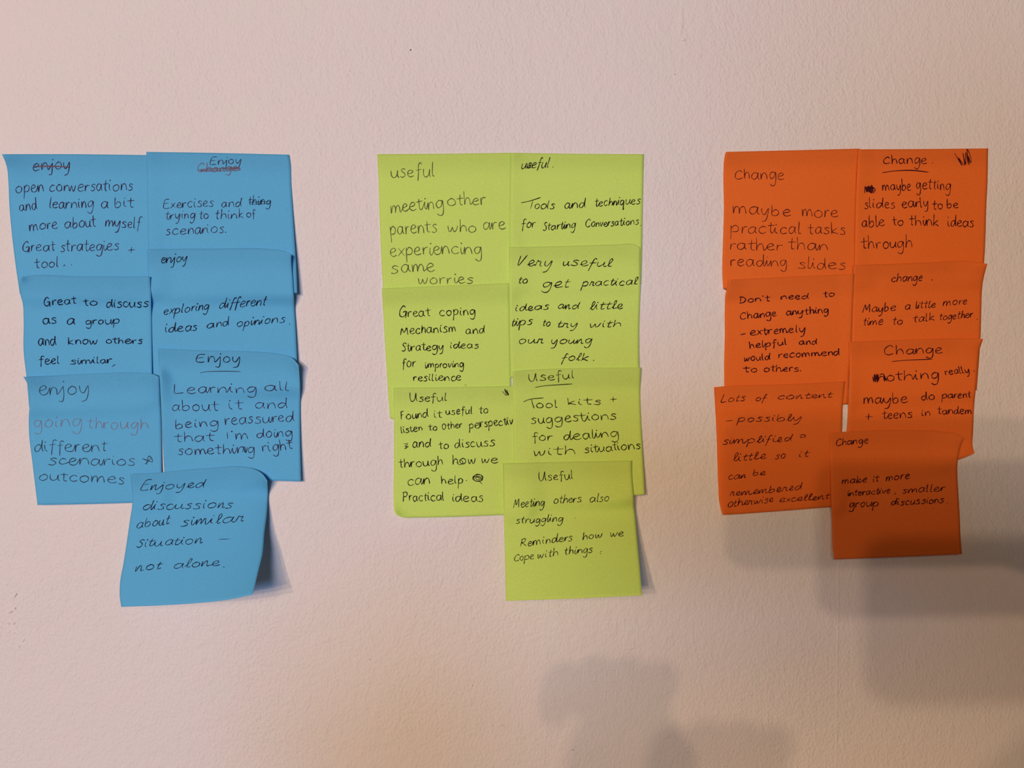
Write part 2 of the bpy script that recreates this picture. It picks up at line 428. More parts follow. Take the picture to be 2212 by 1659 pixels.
def word_strokes(text, x0, y0, x1, y1, xh, st, rnd):
    cap = st.get('cap', 1.65); slant = st.get('slant', 0.08); cur = st.get('cursive', False)
    asc = st.get('asc', 1.0); jit = st.get('jit', 1.4)
    items = []; pen = 0
    for ch in text:
        key = '2'+ch if (cur and '2'+ch in GLP) else ch
        adv, ss = GLP[key]
        s = 1+rnd.uniform(-.06, .06)*jit; dy = rnd.uniform(-.05, .05)*jit; wd = 1+rnd.uniform(-.10, .10)*jit
        kcap = cap if ch.isupper() else 1.0
        sl = slant+rnd.uniform(-.05, .05)*jit
        out = []
        for sk in ss:
            pts = []
            for (x, y) in sk:
                yy = y*kcap*s
                if yy > 1.05 and not ch.isupper(): yy = 1.05+(yy-1.05)*asc
                pts.append((x*wd*(1.15 if ch.isupper() else 1)+rnd.uniform(-.02, .02)*jit, yy+dy+rnd.uniform(-.025, .025)*jit, sl))
            out.append(pts)
        items.append((ch, pen, out))
        pen += adv*wd*(1.2 if ch.isupper() else 1)+0.10+rnd.uniform(-.03, .05)*jit
    tot = max(p[0]+pn for ch, pn, o in items for sk in o for p in sk) if items else 1
    if len(text) == 1: tot = max(tot, .3)
    dx, dyv = x1-x0, y1-y0
    L = math.hypot(dx, dyv); ex = (dx/L, dyv/L); ey = (ex[1], -ex[0])
    sx = L/tot
    strokes = []
    prev = None
    for ch, pn, out in items:
        first = True
        for sk in out:
            pts = []
            for (x, y, sl) in sk:
                X = (x+pn)*sx+y*sl*xh; Y = y*xh
                pts.append((x0+ex[0]*X+ey[0]*Y, y0+ex[1]*X+ey[1]*Y))
            if first and prev is not None and (cur or rnd.random() < st.get('join', .45)) and prev[0] in ENDS and ch in STARTS and ch not in 'lt':
                a = prev[1]; a.append(pts[0]) if cur else a.append(pts[0])
            strokes.append(pts)
            if first: prev = (ch, pts); first = False
    return strokes

def write(note, name, strokes, ink, wpx, rnd, label=None, sm=5):
    verts = []; faces = []
    for s in strokes:
        if len(s) < 2: continue
        P = np.array(crom(s, sm))
        keep = [0]
        for i in range(1, len(P)):
            if np.hypot(*(P[i]-P[keep[-1]])) > .25: keep.append(i)
        P = P[keep]
        if len(P) < 2: P = np.array([s[0], (s[0][0]+1.0, s[0][1]+.6)])
        T = np.gradient(P, axis=0); T /= np.maximum(np.hypot(T[:, 0], T[:, 1]), 1e-6)[:, None]
        Nn = np.stack([-T[:, 1], T[:, 0]], 1)
        w0 = wpx*1.12*rnd.uniform(.88, 1.12)
        k = len(P); t = np.arange(k)
        w = w0*(0.86+.18*np.sin(t*.55+rnd.uniform(0, 6)))
        if np.hypot(*np.diff(P, axis=0).T).sum() < 2.6: w = w*0+w0*1.3
        else: w[0] *= .6; w[-1] *= .55
        A = P+Nn*w[:, None]/2; B = P-Nn*w[:, None]/2
        b0 = len(verts)
        st_ = P[0]-T[0]*w0*.35; en = P[-1]+T[-1]*w0*.35
        verts.append(st_)
        for i in range(k): verts += [A[i], B[i]]
        verts.append(en)
        faces.append((b0, b0+2, b0+1))
        for i in range(k-1):
            a = b0+1+2*i; faces.append((a, a+1, a+3, a+2))
        faces.append((b0+2*k-1, b0+2*k, b0+2*k+1))
    q = np.array(verts)
    u, v_ = invert(note['G'], q)
    hh = bilerp(note['H'], np.clip(u, 0, 1), np.clip(v_, 0, 1))+0.00007
    P3 = unproject(q[:, 0], q[:, 1], hh)-note['org']
    o = mesh_obj(name, P3, faces, M_INK[ink], note['o'])
    if label: o['label'] = label
    return o

def text_line(note, words, st, name='text_line', label=None, seed=0):
    rnd = random.Random(seed*131+int(words[0][1])*7+int(words[0][2]))
    strokes = []
    for w in words:
        s2 = dict(st)
        if len(w) > 6: s2.update(w[6])
        strokes += word_strokes(*w[:6], s2, rnd)
    return write(note, name, strokes, st['ink'], st['w'], rnd, label)

def mark(note, name, strokes, ink, wpx, label=None):
    return write(note, name, strokes, ink, wpx, random.Random(3), label, 4)

def dot(x, y, r=0.6):
    return [(x-r, y-r*.6), (x+r, y+r*.6)]
#NOTEDATA

def lines(note, st, rows, seed=0):
    for i, r in enumerate(rows):
        text_line(note, r, st, seed=seed+i)

# ---- blue notes -------------------------------------------------------------
n = make_note('blue', 'top left blue note, struck-out heading above open conversations and great strategies',
    [(4, 333), (160, 333), (322, 335)], [(322, 335), (324, 480), (326, 632)], [(43, 636), (180, 634), (326, 632)],
    [(4, 333), (10, 346), (15, 362), (18, 392), (20, 440), (25, 500), (34, 575), (43, 636)],
    lift=(2.2, 2.0), curls=[(0, 0, 6.5, .38)], wave=.5, seed=1)
S = dict(ink='purple', w=1.75, slant=.05, join=.5)
text_line(n, [('enjoy', 70, 368, 150, 364, 15)], dict(S, join=.3), 'heading', 'struck-out heading reading enjoy')
mark(n, 'strikeout', [[(73, 359), (110, 358), (151, 361.5)], [(80, 360.5), (120, 360), (148, 360.5)]], 'rust', 2.2, 'reddish strikeout line')
lines(n, S, [
    [('open', 33, 418, 94, 413, 15), ('conversations', 106, 414, 286, 411, 14)],
    [('and', 42, 456, 80, 452, 14), ('learning', 106, 450, 201, 449, 14, dict(asc=.7)), ('a', 218, 449, 234, 449, 14), ('bit', 247, 449, 290, 448, 15, dict(asc=.6))],
    [('more', 63, 499, 124, 493, 14), ('about', 139, 494, 208, 490, 14), ('myself', 226, 490, 304, 493, 14)],
    [('Great', 48, 544, 120, 541, 13), ('strategies', 130, 543, 256, 540, 14), ('+', 277, 545, 291, 545, 13)],
    [('tool', 76, 579, 126, 576, 12), (',', 137, 573, 142, 573, 8), ('.', 153, 573, 156, 573, 8)]], 10)

n = make_note('blue', 'top right blue note, Enjoy over a scribbled-out word, about exercises and scenarios',
    [(316, 328), (450, 330), (624, 334)], [(624, 334), (627, 350), (629, 400), (632, 450), (635, 500), (640, 580), (642, 633)],
    [(322, 628), (480, 631), (642, 633)], [(316, 328), (318, 430), (322, 628)],
    lift=(1.0, 5.0), power=1.5, curls=[(0, 0, 1.5, .3)], wave=.5, seed=2)
S = dict(ink='purple', w=1.6, slant=.10, join=.5)
text_line(n, [('Enjoy', 452, 355.6, 519, 354, 10, dict(cap=1.6))], dict(S, ink='purple', w=1.5), 'heading')
text_line(n, [('Change', 425, 372, 514, 369, 10, dict(cap=2.0))], dict(S, ink='rust', w=1.5), 'struck_out_word', 'scribbled-out word in reddish ink')
mark(n, 'strikeout', [[(430, 366), (470, 364), (514, 362), (512, 365), (470, 367), (432, 368), (450, 370), (513, 368), (511, 364), (450, 364)]], 'rust', 1.6, 'reddish strikeout lines')
lines(n, S, [
    [('Exercises', 352, 450, 460, 446, 12), ('and', 478, 447, 521, 446, 11)],
    [('trying', 357, 474, 420, 472, 12, dict(asc=.8)), ('to', 430, 473, 449, 472, 11, dict(asc=.8)), ('think', 465, 473, 525, 471, 11), ('of', 532, 470, 552, 469, 10, dict(slant=.0))],
    [('scenarios.', 358, 508, 488, 502, 13)]], 20)
text_line(n, [('thing', 536, 443, 584, 442, 11)], dict(S, ink='navy'), 'struck_out_word', 'crossed-out word in dark ink')
mark(n, 'strikeout', [[(538, 437), (583, 435)], [(544, 441.5), (581, 439.5)]], 'navy', 1.6)

n = make_note('blue', 'blue note in slanting writing about exploring different ideas and opinions',
    [(317, 538), (450, 537), (585, 538), (610, 541), (629, 549)], [(629, 549), (629, 562), (632, 600), (635, 650), (638, 700), (644, 835)],
    [(330, 838), (480, 837), (644, 835)], [(317, 538), (322, 640), (330, 838)],
    lift=(0.6, 3.5), power=1.4, curls=[(1, 0, 3.4, .24), (0, 0, 1.5, .2)], wave=.5, seed=3)
S = dict(ink='navy', w=1.9, slant=.38, join=.8)
text_line(n, [('enjoy', 347, 569, 402, 565, 12)], dict(S, slant=.25), 'heading')
lines(n, S, [
    [('exploring', 352, 680, 449, 669, 11), ('different', 472, 667, 573, 659, 12)],
    [('ideas', 355, 718, 425, 714, 11, dict(slant=.15)), ('and', 446, 709, 494, 703, 11, dict(slant=.25)), ('opinions', 510, 706, 614, 696, 11), ('.', 624, 701, 627, 701, 8)]], 30)

n = make_note('blue', 'blue note second down on the left, reading Great to discuss as a group',
    [(46, 598), (60, 596), (180, 597), (324, 597)], [(324, 597), (326, 640), (327, 700), (329, 870)], [(63, 880), (200, 875), (329, 870)],
    [(46, 598), (43, 607), (44, 636), (49, 655), (51, 690), (51, 760), (57, 812), (63, 880)],
    lift=(2.0, 1.0), curls=[(0, 0, 3.0, .12)], wave=.5, seed=4)
S = dict(ink='navy', w=2.1, slant=.02, join=.3, asc=.65)
lines(n, S, [
    [('Great', 94, 661, 166, 656, 11, dict(cap=1.8)), ('to', 181, 661, 209, 660, 10), ('discuss', 229, 664, 321, 663, 12, dict(asc=.5))],
    [('as', 92, 701, 122, 699, 13), ('a', 144, 701, 162, 701, 13), ('group', 184, 701, 257, 699, 10)],
    [('and', 82, 747, 121, 745, 14, dict(asc=.4)), ('know', 146, 745, 210, 743, 10), ('others', 229, 742, 307, 742, 9)],
    [('feel', 84, 787, 128, 786, 11), ('similar', 151, 787, 242, 784, 9)]], 40)
mark(n, 'text_line', [[(249, 787), (242, 792)]], 'navy', 2.2)

n = make_note('blue', 'blue note in pale writing about going through different scenarios and outcomes',
    [(50, 814), (120, 811), (200, 807), (300, 805), (326, 807), (343, 814)], [(343, 814), (344, 830), (347, 900), (350, 1084)],
    [(81, 1091), (180, 1089), (350, 1084)],
    [(50, 814), (57, 824), (62, 845), (64, 866), (62, 905), (63, 940), (70, 1000), (81, 1091)],
    lift=(3.5, 1.5), curls=[(0, 0, 6.5, .35), (1, 0, 3.0, .16)], wave=.6, seed=5)
S = dict(ink='slate', w=1.7, slant=.02, join=.6)
text_line(n, [('enjoy', 83, 854, 191, 851, 19)], S, 'heading')
text_line(n, [('going', 72, 924, 176, 921, 16), ('through', 187, 926, 320, 927, 15, dict(asc=.6))], dict(S, ink='rose', w=1.5), 'text_line', 'pale, barely inked line of writing')
lines(n, S, [
    [('different', 73, 976, 231, 975, 16, dict(asc=.6))],
    [('scenarios', 104, 1003, 291, 1005, 14), ('&', 307, 1003, 328, 1003, 17)],
    [('outcomes', 83, 1037, 268, 1045, 14, dict(asc=.4))]], 50)

n = make_note('blue', 'blue note with Enjoy underlined, about learning all about it and being reassured',
    [(341, 753), (450, 757), (560, 760), (605, 765), (632, 774), (645, 789)], [(645, 789), (648, 830), (648, 900), (648.5, 960), (650, 1040)],
    [(356, 1036), (480, 1037), (577, 1038), (650, 1040)], [(341, 753), (345, 820), (350, 930), (356, 1036)],
    lift=(1.0, 3.6), power=1.3, curls=[(1, 0, 5.0, .26), (0, 0, 2.0, .25)], wave=.6, seed=6)
S = dict(ink='purple', w=1.7, slant=.0, join=.75, asc=.85)
text_line(n, [('Enjoy', 422, 782, 517, 783, 13, dict(cap=1.35))], dict(S, ink='navy', w=1.9), 'heading')
mark(n, 'underline', [[(432, 806), (445, 803), (480, 802), (520, 802.5)]], 'purple', 1.5)
lines(n, S, [
    [('Learning', 374, 850, 553, 848, 13, dict(cap=1.5)), ('all', 571, 844, 624, 844, 12)],
    [('about', 371, 888, 474, 887, 14), ('it', 493, 884, 526, 883, 13), ('and', 551, 883, 620, 882, 13)],
    [('being', 378, 926, 471, 921, 12), ('reassured', 485, 917, 635, 910, 14)],
    [('that', 378, 955, 465, 953, 12), ("I'm", 487, 949, 535, 948, 13, dict(cap=1.0)), ('doing', 554, 946, 631, 943, 12)],
    [('something', 384, 983, 549, 978, 13), ('right', 566, 976, 634, 970, 13)]], 60)
mark(n, 'correction', [[(524, 977), (528, 964), (531, 978), (534, 966)]], 'navy', 1.6)

n = make_note('blue', 'lowest blue note, curling off the wall, reading Enjoyed discussions about similar situation',
    [(281, 1024), (330, 1022), (400, 1015), (455, 1011), (527, 1008.5), (551, 1014), (568, 1025), (577, 1038)],
    [(577, 1038), (578.5, 1062), (577.5, 1100), (571, 1152), (567, 1195), (558, 1233), (546, 1284)],
    [(262, 1311), (340, 1308), (420, 1303), (500, 1294), (546, 1284)],
    [(281, 1024), (286, 1085), (281, 1121), (267, 1215), (259, 1262), (259, 1292), (262, 1311)],
    lift=(20, 33), power=1.35, curls=[(1, 0, 5, .22), (0, 0, 1.5, .2)], flat=.10, seed=7)
S = dict(ink='navy', w=1.6, slant=.42, cursive=True, asc=.75)
lines(n, S, [
    [('Enjoyed', 301, 1060, 440, 1052, 11, dict(cap=2.1))],
    [('discussions', 306, 1102, 500, 1097, 12)],
    [('about', 294, 1141, 366, 1132, 12), ('similar', 389, 1137, 526, 1126, 12)],
    [('Situation', 293, 1183, 437, 1173, 11, dict(cap=1.5)), ('-', 470, 1172, 494, 1171, 12)],
    [('not', 291, 1234, 349, 1228, 11), ('alone', 373, 1228, 474, 1222, 11), ('.', 482, 1226, 485, 1226, 7)]], 70)

# ---- green notes ------------------------------------------------------------
n = make_note('green', 'top left green note in grey writing about meeting other parents',
    [(815, 333), (960, 332), (1106, 330)], [(1106, 330), (1104, 480), (1106, 628)], [(828, 634), (960, 631), (1106, 628)],
    [(815, 333), (818, 400), (820, 470), (824, 560), (828, 634)], lift=(1, 1), wave=.4, seed=11)
S = dict(ink='pencil', w=1.9, slant=.0, join=.55)
text_line(n, [('useful', 843, 384, 938, 382, 17)], dict(S), 'heading')
lines(n, S, [
    [('meeting', 844, 460, 958, 449, 17, dict(asc=.6)), ('other', 966, 445, 1050, 441, 15)],
    [('parents', 843, 507, 944, 502, 17, dict(asc=.7)), ('who', 967, 502, 1027, 501, 14), ('are', 1043, 497, 1093, 495, 15)],
    [('experiencing', 842, 553, 1040, 548, 17)],
    [('same', 844, 590, 939, 585, 17)],
    [('worries', 903, 614, 1022, 611, 13)]], 110)

n = make_note('green', 'top right green note about tools and techniques for starting conversations',
    [(1104, 330), (1240, 332), (1391, 333)], [(1391, 333), (1389, 420), (1388, 470), (1387, 540), (1384.5, 612)],
    [(1102, 617), (1240, 614), (1384.5, 612)], [(1104, 330), (1102, 480), (1102, 617)], lift=(.8, 1.6), curls=[(0, 0, 1.2, .2)], wave=.5, seed=12)
S = dict(ink='black', w=1.9, slant=.20, join=.6, asc=.85)
text_line(n, [('useful', 1125, 364, 1184, 362, 12), ('.', 1193, 361, 1196, 361, 8)], dict(S, slant=.35), 'heading')
mark(n, 'correction', [[(1133, 363), (1138, 352), (1142, 364), (1147, 352), (1150, 362), (1136, 360), (1150, 356)]], 'black', 1.4)
mark(n, 'text_line', [[(1126, 438), (1145, 434), (1168, 426.5)], [(1151, 434), (1146, 451)]], 'black', 2.1)
lines(n, S, [
    [('ools', 1154, 451, 1197, 451, 11), ('and', 1219, 451, 1264, 448, 12), ('techniques', 1285, 446, 1382, 440, 11)],
    [('for', 1125, 493, 1156, 491, 12), ('Starting', 1173, 498, 1242, 492, 10), ('Conversations', 1264, 491, 1379, 485, 10), ('.', 1383, 488, 1385, 488, 7)]], 120)

n = make_note('green', 'green note at middle left about great coping mechanism and strategy ideas',
    [(825, 623), (960, 617), (1100, 611.5)], [(1100, 611.5), (1102, 740), (1105, 900)], [(843, 904), (850, 906), (980, 904), (1105, 900)],
    [(825, 623), (828, 680), (831.5, 740), (836, 810), (840, 870), (843, 904)], lift=(1.0, .6), wave=.5, seed=13)
S = dict(ink='black', w=2.0, slant=.05, join=.5, asc=.7)
lines(n, S, [
    [('Great', 861, 686, 931, 682, 12, dict(cap=2.0)), ('coping', 949, 683, 1026, 680, 12)],
    [('Mechanism', 865, 723, 984, 717, 12, dict(cap=1.2, asc=.4)), ('and', 1006, 721, 1046, 720, 11)],
    [('Strategy', 867, 759, 957, 756, 11, dict(cap=1.5)), ('ideas', 972, 752, 1034, 752, 9)],
    [('for', 868, 794, 898, 792, 12), ('improving', 918, 795, 1001, 793, 9)],
    [('resilience', 892, 823, 996, 822, 10, dict(asc=.5))]], 130)
mark(n, 'text_line', [dot(1006, 832, 2)], 'olive', 1.4)

n = make_note('green', 'green note in sloping writing, very useful to get practical ideas and little tips',
    [(1099, 533.5), (1230, 531), (1330, 528), (1372, 528), (1383, 534)], [(1383, 534), (1383.5, 590), (1383, 640), (1381, 700), (1381, 812)],
    [(1103, 816), (1240, 814), (1381, 812)], [(1099, 533.5), (1100, 620), (1101, 700), (1103, 816)],
    lift=(.6, 1.8), curls=[(1, 0, 1.0, .12)], wave=.4, seed=14)
S = dict(ink='black', w=2.0, slant=.30, cursive=True, asc=.7)
lines(n, S, [
    [('Very', 1116, 574, 1188, 576, 13, dict(cap=1.7)), ('useful', 1214, 573, 1320, 577, 11)],
    [('to', 1119, 612, 1137, 612, 10), ('get', 1170, 620, 1228, 622, 13), ('practical', 1256, 618, 1376, 615, 10)],
    [('ideas', 1112, 672, 1184, 668, 9), ('and', 1204, 667, 1249, 667, 9), ('little', 1274, 669, 1345, 667, 11)],
    [('tips', 1104, 705, 1149, 701, 11), ('to', 1172, 704, 1187, 704, 9), ('try', 1203, 707, 1244, 707, 10), ('with', 1272, 708, 1340, 706, 10)],
    [('our', 1119, 743, 1174, 741, 10), ('young', 1189, 743, 1276, 742, 10)],
    [('folk', 1213, 779, 1270, 779, 10), ('.', 1281, 779, 1284, 779, 8)]], 140)

n = make_note('green', 'lower left green note, found it useful to listen to other perspectives',
    [(850, 837.5), (980, 836), (1138, 833)], [(1138, 833), (1138, 960), (1139, 1109)],
    [(855, 1111), (868, 1117), (900, 1118), (960, 1117), (1088, 1112), (1139, 1109)],
    [(850, 837.5), (851, 900), (851, 1000), (850.5, 1080), (851.5, 1102), (855, 1111)],
    lift=(1.5, 3.0), power=2.2, curls=[(0, 1, 3.5, .14)], wave=.4, seed=15)
S = dict(ink='black', w=1.9, slant=.02, join=.4, asc=.75)
text_line(n, [('Useful', 885, 867, 965, 866, 10, dict(cap=1.8))], S, 'heading')
mark(n, 'scribble', [[(1085, 845), (1094, 855), (1090, 840), (1098, 855), (1094, 842), (1099, 853)]], 'black', 1.6)
lines(n, S, [
    [('Found', 865, 907, 925, 900, 11), ('it', 937, 902, 956, 901, 10), ('useful', 963, 896, 1020, 894, 10), ('to', 1035, 893, 1053, 893, 10)],
    [('listen', 866, 936, 912, 930, 9), ('to', 926, 930, 943, 930, 9), ('Other', 955, 928, 998, 924, 9, dict(cap=1.35)), ('perspectiv', 1013, 926, 1108, 916, 11, dict(asc=.6))],
    [('and', 891, 967, 930, 966, 12), ('to', 949, 970, 968, 969, 10), ('discuss', 982, 968, 1069, 963, 12)],
    [('through', 862, 1010, 956, 1005, 12), ('how', 977, 1004, 1027, 1001, 12), ('we', 1040, 1001, 1076, 1000, 11)],
    [('can', 880, 1049, 928, 1046, 13), ('help', 953, 1046, 999, 1044, 11), ('.', 1006, 1038, 1009, 1038, 8)],
    [('Practical', 869, 1083, 959, 1081, 12, dict(cap=1.55)), ('ideas', 977, 1083, 1043, 1083, 12, dict(asc=.5))]], 150)
mark(n, 'correction', [[(872, 959), (881, 958), (875, 964), (882, 965), (874, 970), (881, 963)]], 'olive', 1.6)
mark(n, 'scribble', [[(1021, 1034), (1030, 1024), (1043, 1030), (1036, 1040), (1022, 1036), (1024, 1028), (1038, 1026), (1042, 1037), (1027, 1039), (1024, 1031), (1034, 1029),
                      (1040, 1034), (1030, 1036), (1028, 1030), (1037, 1033)], [(1034, 1038), (1042, 1046)]], 'black', 1.8, 'scribbled-out blot of ink')
mark(n, 'correction', [[(986, 998), (992, 1004), (1000, 1000), (996, 993)]], 'black', 1.6)

n = make_note('green', 'green note with Useful underlined, about tool kits and suggestions',
    [(1107, 802), (1140, 799), (1250, 795), (1385, 793.5)], [(1385, 793.5), (1383, 850), (1384.5, 900), (1388, 970), (1393, 1068)],
    [(1110, 1079), (1250, 1074), (1368, 1070), (1393, 1068)], [(1107, 802), (1108, 900), (1110, 1079)],
    lift=(1.5, 7.0), power=2.2, curls=[(0, 0, 1.5, .16)], wave=.4, seed=16)
S = dict(ink='olive', w=2.0, slant=-.02, join=.7, asc=.8)
text_line(n, [('Useful', 1142, 825, 1240, 817, 11, dict(cap=1.6))], S, 'heading')
mark(n, 'underline', [[(1156, 837), (1180, 833), (1236, 829.5)]], 'olive', 2.0)
mark(n, 'text_line', [[(1131, 868), (1145, 862.5), (1174, 859.5)], [(1148, 862), (1150, 871), (1154, 882)]], 'olive', 2.0)
lines(n, S, [
    [('ool', 1158, 882, 1204, 880, 10), ('kits', 1226, 875, 1298, 873, 9), ('+', 1318, 868, 1332, 868, 10)],
    [('suggestions', 1147, 916, 1332, 905, 12)],
    [('for', 1150, 953, 1194, 952, 12), ('dealing', 1217, 951, 1336, 943, 12, dict(asc=.7))],
    [('with', 1152, 984, 1242, 981, 11), ('situations', 1262, 979, 1384, 969, 11)]], 160)

n = make_note('green', 'lowest green note, bending off the wall, about meeting others also struggling',
    [(1086, 1001), (1200, 998), (1364, 995)], [(1364, 995), (1366, 1040), (1370, 1090), (1376, 1160), (1382, 1225), (1387, 1286)],
    [(1093, 1298), (1240, 1293), (1387, 1286)], [(1086, 1001), (1087, 1060), (1089, 1130), (1091, 1210), (1093, 1298)],
    lift=(20, 31), power=1.5, flat=.12, curls=[(1, 0, 1.2, .15)], wave=.3, seed=17)
S = dict(ink='black', w=1.7, slant=.22, join=.7, asc=.9)
text_line(n, [('Useful', 1163, 1039, 1237, 1035, 11, dict(cap=1.9, slant=.0))], S, 'heading')
lines(n, S, [
    [('Meeting', 1109, 1097, 1175, 1092, 11), ('others', 1195, 1088, 1255, 1085, 10), ('also', 1273, 1085, 1314, 1083, 10)],
    [('struggling', 1114, 1131, 1215, 1126, 9), ('.', 1241, 1120, 1243, 1120, 7)],
    [('Reminders', 1123, 1181, 1236, 1168, 10), ('how', 1258, 1166, 1300, 1161, 9), ('we', 1317, 1159, 1347, 1158, 9)],
    [('Cope', 1110, 1212, 1153, 1208, 9), ('with', 1160, 1206, 1205, 1201, 10), ('things', 1219, 1199, 1279, 1193, 10), (':', 1296, 1196, 1299, 1196, 8)]], 170)

# ---- orange notes -----------------------------------------------------------
n = make_note('orange', 'top left orange note, maybe more practical tasks rather than reading slides',
    [(1568, 328), (1700, 325), (1857, 321)], [(1857, 321), (1852, 400), (1849, 500), (1850, 617)], [(1563, 623), (1572, 625), (1700, 621), (1850, 617)],
    [(1568, 328), (1565, 342), (1563, 375), (1564, 450), (1562, 530), (1561, 590), (1563, 623)],
    lift=(2.2, .8), curls=[(0, 0, 2.0, .3)], wave=.5, seed=21)
S = dict(ink='maroon', w=1.7, slant=.0, join=.6)
text_line(n, [('Change', 1586, 387, 1694, 387, 15, dict(cap=1.3, asc=.5))], S, 'heading')
lines(n, S, [
    [('maybe', 1582, 461, 1708, 468, 16, dict(asc=.6)), ('more', 1732, 468, 1810, 470, 15)],
    [('practical', 1577, 503, 1730, 505, 15, dict(asc=.7)), ('tasks', 1746, 505, 1826, 506, 14)],
    [('rather', 1576, 539, 1690, 541, 14), ('than', 1703, 539, 1788, 541, 14)],
    [('reading', 1577, 574, 1699, 576, 14), ('slides', 1723, 579, 1825, 582, 14)]], 210)

n = make_note('orange', 'top right orange note with Change underlined, about getting slides early',
    [(1853.5, 322.5), (1990, 322), (2134.5, 320.5)], [(2134.5, 320.5), (2133, 400), (2130.5, 450), (2128.5, 520), (2124, 600)],
    [(1845, 605), (1990, 603), (2124, 600)], [(1853.5, 322.5), (1850, 400), (1848, 470), (1845, 605)],
    lift=(.8, 1.5), curls=[(0, .2, 1.2, .25)], wave=.5, seed=22)
S = dict(ink='wine', w=1.9, slant=.0, join=.5)
text_line(n, [('Change', 1907, 354, 2002, 353, 12, dict(cap=1.2, asc=.8)), ('.', 2013, 352, 2016, 352, 8)], S, 'heading')
mark(n, 'underline', [[(1906, 373), (1935, 369), (1970, 368), (2006, 372)]], 'wine', 2.3)
mark(n, 'scribble', [[(2062, 331), (2078, 358), (2070, 340), (2083, 357), (2080, 330), (2086, 357), (2086, 328), (2092, 356), (2089, 322), (2097, 340), (2097, 352), (2091, 336), (2095, 357)]],
     'wine', 1.8, 'zigzag scribble in the corner')
mark(n, 'scribble', [[(1868, 417), (1869, 402), (1873, 415), (1876, 401), (1879, 415), (1883, 400), (1886, 416), (1890, 408), (1870, 405), (1888, 412), (1872, 411), (1888, 406), (1876, 404),
                      (1884, 417), (1871, 408), (1886, 409)]], 'wine', 2.6, 'small blacked-out word')
lines(n, S, [
    [('maybe', 1906, 411, 1968, 411, 13), ('getting', 1979, 408, 2053, 410, 14, dict(asc=.7))],
    [('slides', 1867, 450, 1933, 449, 12), ('early', 1948, 449, 2005, 447, 13), ('to', 2014, 452, 2036, 452, 11), ('be', 2045, 449, 2070, 449, 11)],
    [('able', 1862, 491, 1911, 488, 14), ('to', 1929, 487, 1951, 486, 12), ('think', 1965, 487, 2027, 488, 13), ('ideas', 2047, 489, 2103, 490, 13)],
    [('through', 1861, 538, 1970, 534, 15)]], 220)

n = make_note('orange', 'orange note in small writing, maybe a little more time to talk together',
    [(1843, 572.5), (1920, 570), (2000, 567), (2105, 565), (2133, 570)], [(2133, 570), (2129, 584), (2124, 605), (2121, 630), (2120, 665), (2118, 731), (2110, 843)],
    [(1836, 852), (1980, 848), (2110, 843)], [(1843, 572.5), (1842, 650), (1840, 735), (1836, 852)],
    lift=(.6, 1.5), curls=[(1, 0, 5.5, .30)], wave=.5, seed=23)
S = dict(ink='oxblood', w=1.9, slant=.25, join=.7, asc=.85)
text_line(n, [('change', 1925, 609, 1992, 606, 10), ('.', 2012, 605, 2015, 605, 8)], S, 'heading')
lines(n, dict(S, ink='wine'), [
    [('Maybe', 1863, 676, 1935, 671, 10), ('a', 1954, 669, 1966, 669, 10), ('little', 1977, 667, 2021, 664, 9), ('more', 2036, 661, 2088, 657, 10)],
    [('time', 1864, 702, 1907, 701, 10), ('to', 1927, 701, 1948, 700, 10), ('talk', 1972, 697, 2018, 692, 10), ('together', 2029, 691, 2101, 686, 9), ('.', 2110, 690, 2112, 690, 7)]], 230)

n = make_note('orange', 'orange note at middle left, do not need to change anything, extremely helpful',
    [(1574, 604), (1700, 598), (1846, 591.5)], [(1846, 591.5), (1843, 650), (1840, 730), (1835, 800), (1832, 873)], [(1566, 880), (1700, 878), (1832, 873)],
    [(1574, 604), (1571.5, 620), (1568, 634), (1566, 660), (1566, 720), (1564.5, 790), (1566, 880)],
    lift=(1.8, .8), curls=[(0, 0, 2.5, .2)], wave=.5, seed=24)
S = dict(ink='oxblood', w=2.2, slant=.05, join=.4, asc=.75)
lines(n, S, [
    [("Don't", 1597, 654, 1664, 650, 8, dict(cap=1.6)), ('need', 1686, 647, 1746, 646, 8), ('to', 1779, 642, 1802, 640, 8)],
    [('Change', 1598, 691, 1678, 683, 10, dict(cap=1.4)), ('anything', 1698, 681, 1789, 676, 9)],
    [('-', 1600, 726, 1611, 724, 7), ('extremely', 1620, 724, 1739, 717, 10)],
    [('helpful', 1619, 753, 1699, 745, 9), ('and', 1726, 745, 1764, 744, 8)],
    [('would', 1607, 780, 1663, 777, 9), ('recommend', 1681, 774, 1813, 767, 9)],
    [('to', 1606, 804, 1634, 804, 8), ('others', 1649, 803, 1725, 802, 9), ('.', 1728, 801, 1730, 801, 8)]], 240)

n = make_note('orange', 'orange note reading nothing really, with a blotted first letter, below small writing',
    [(1833.5, 738.5), (1950, 734), (2060, 731), (2124, 732)], [(2124, 732), (2117, 752), (2112.5, 785), (2109, 830), (2105, 870), (2102, 935), (2101, 962), (2105, 979)],
    [(1826, 1010), (1950, 1006), (2030, 1003), (2071, 993), (2105, 979)], [(1833.5, 738.5), (1835, 800), (1833, 873), (1829, 935), (1826, 1010)],
    lift=(.8, 1.5), curls=[(1, 0, 4.5, .26), (1, 1, 5.0, .16)], wave=.4, seed=25)
S = dict(ink='oxblood', w=2.0, slant=.05, join=.7, asc=.85)
text_line(n, [('Change', 1908, 766, 2036, 764, 12, dict(cap=1.7))], dict(S, ink='wine'), 'heading')
mark(n, 'underline', [[(1926, 781), (1960, 778), (2014, 776)]], 'wine', 2.0)
mark(n, 'correction', [[(1885, 814), (1888, 825), (1889, 808), (1892, 826), (1893, 808), (1896, 826), (1896, 808), (1899, 822)], [(1900, 810), (1908, 808), (1913, 822), (1909, 810), (1916, 823)]], 'oxblood', 2.6, 'heavily blotted first letter')
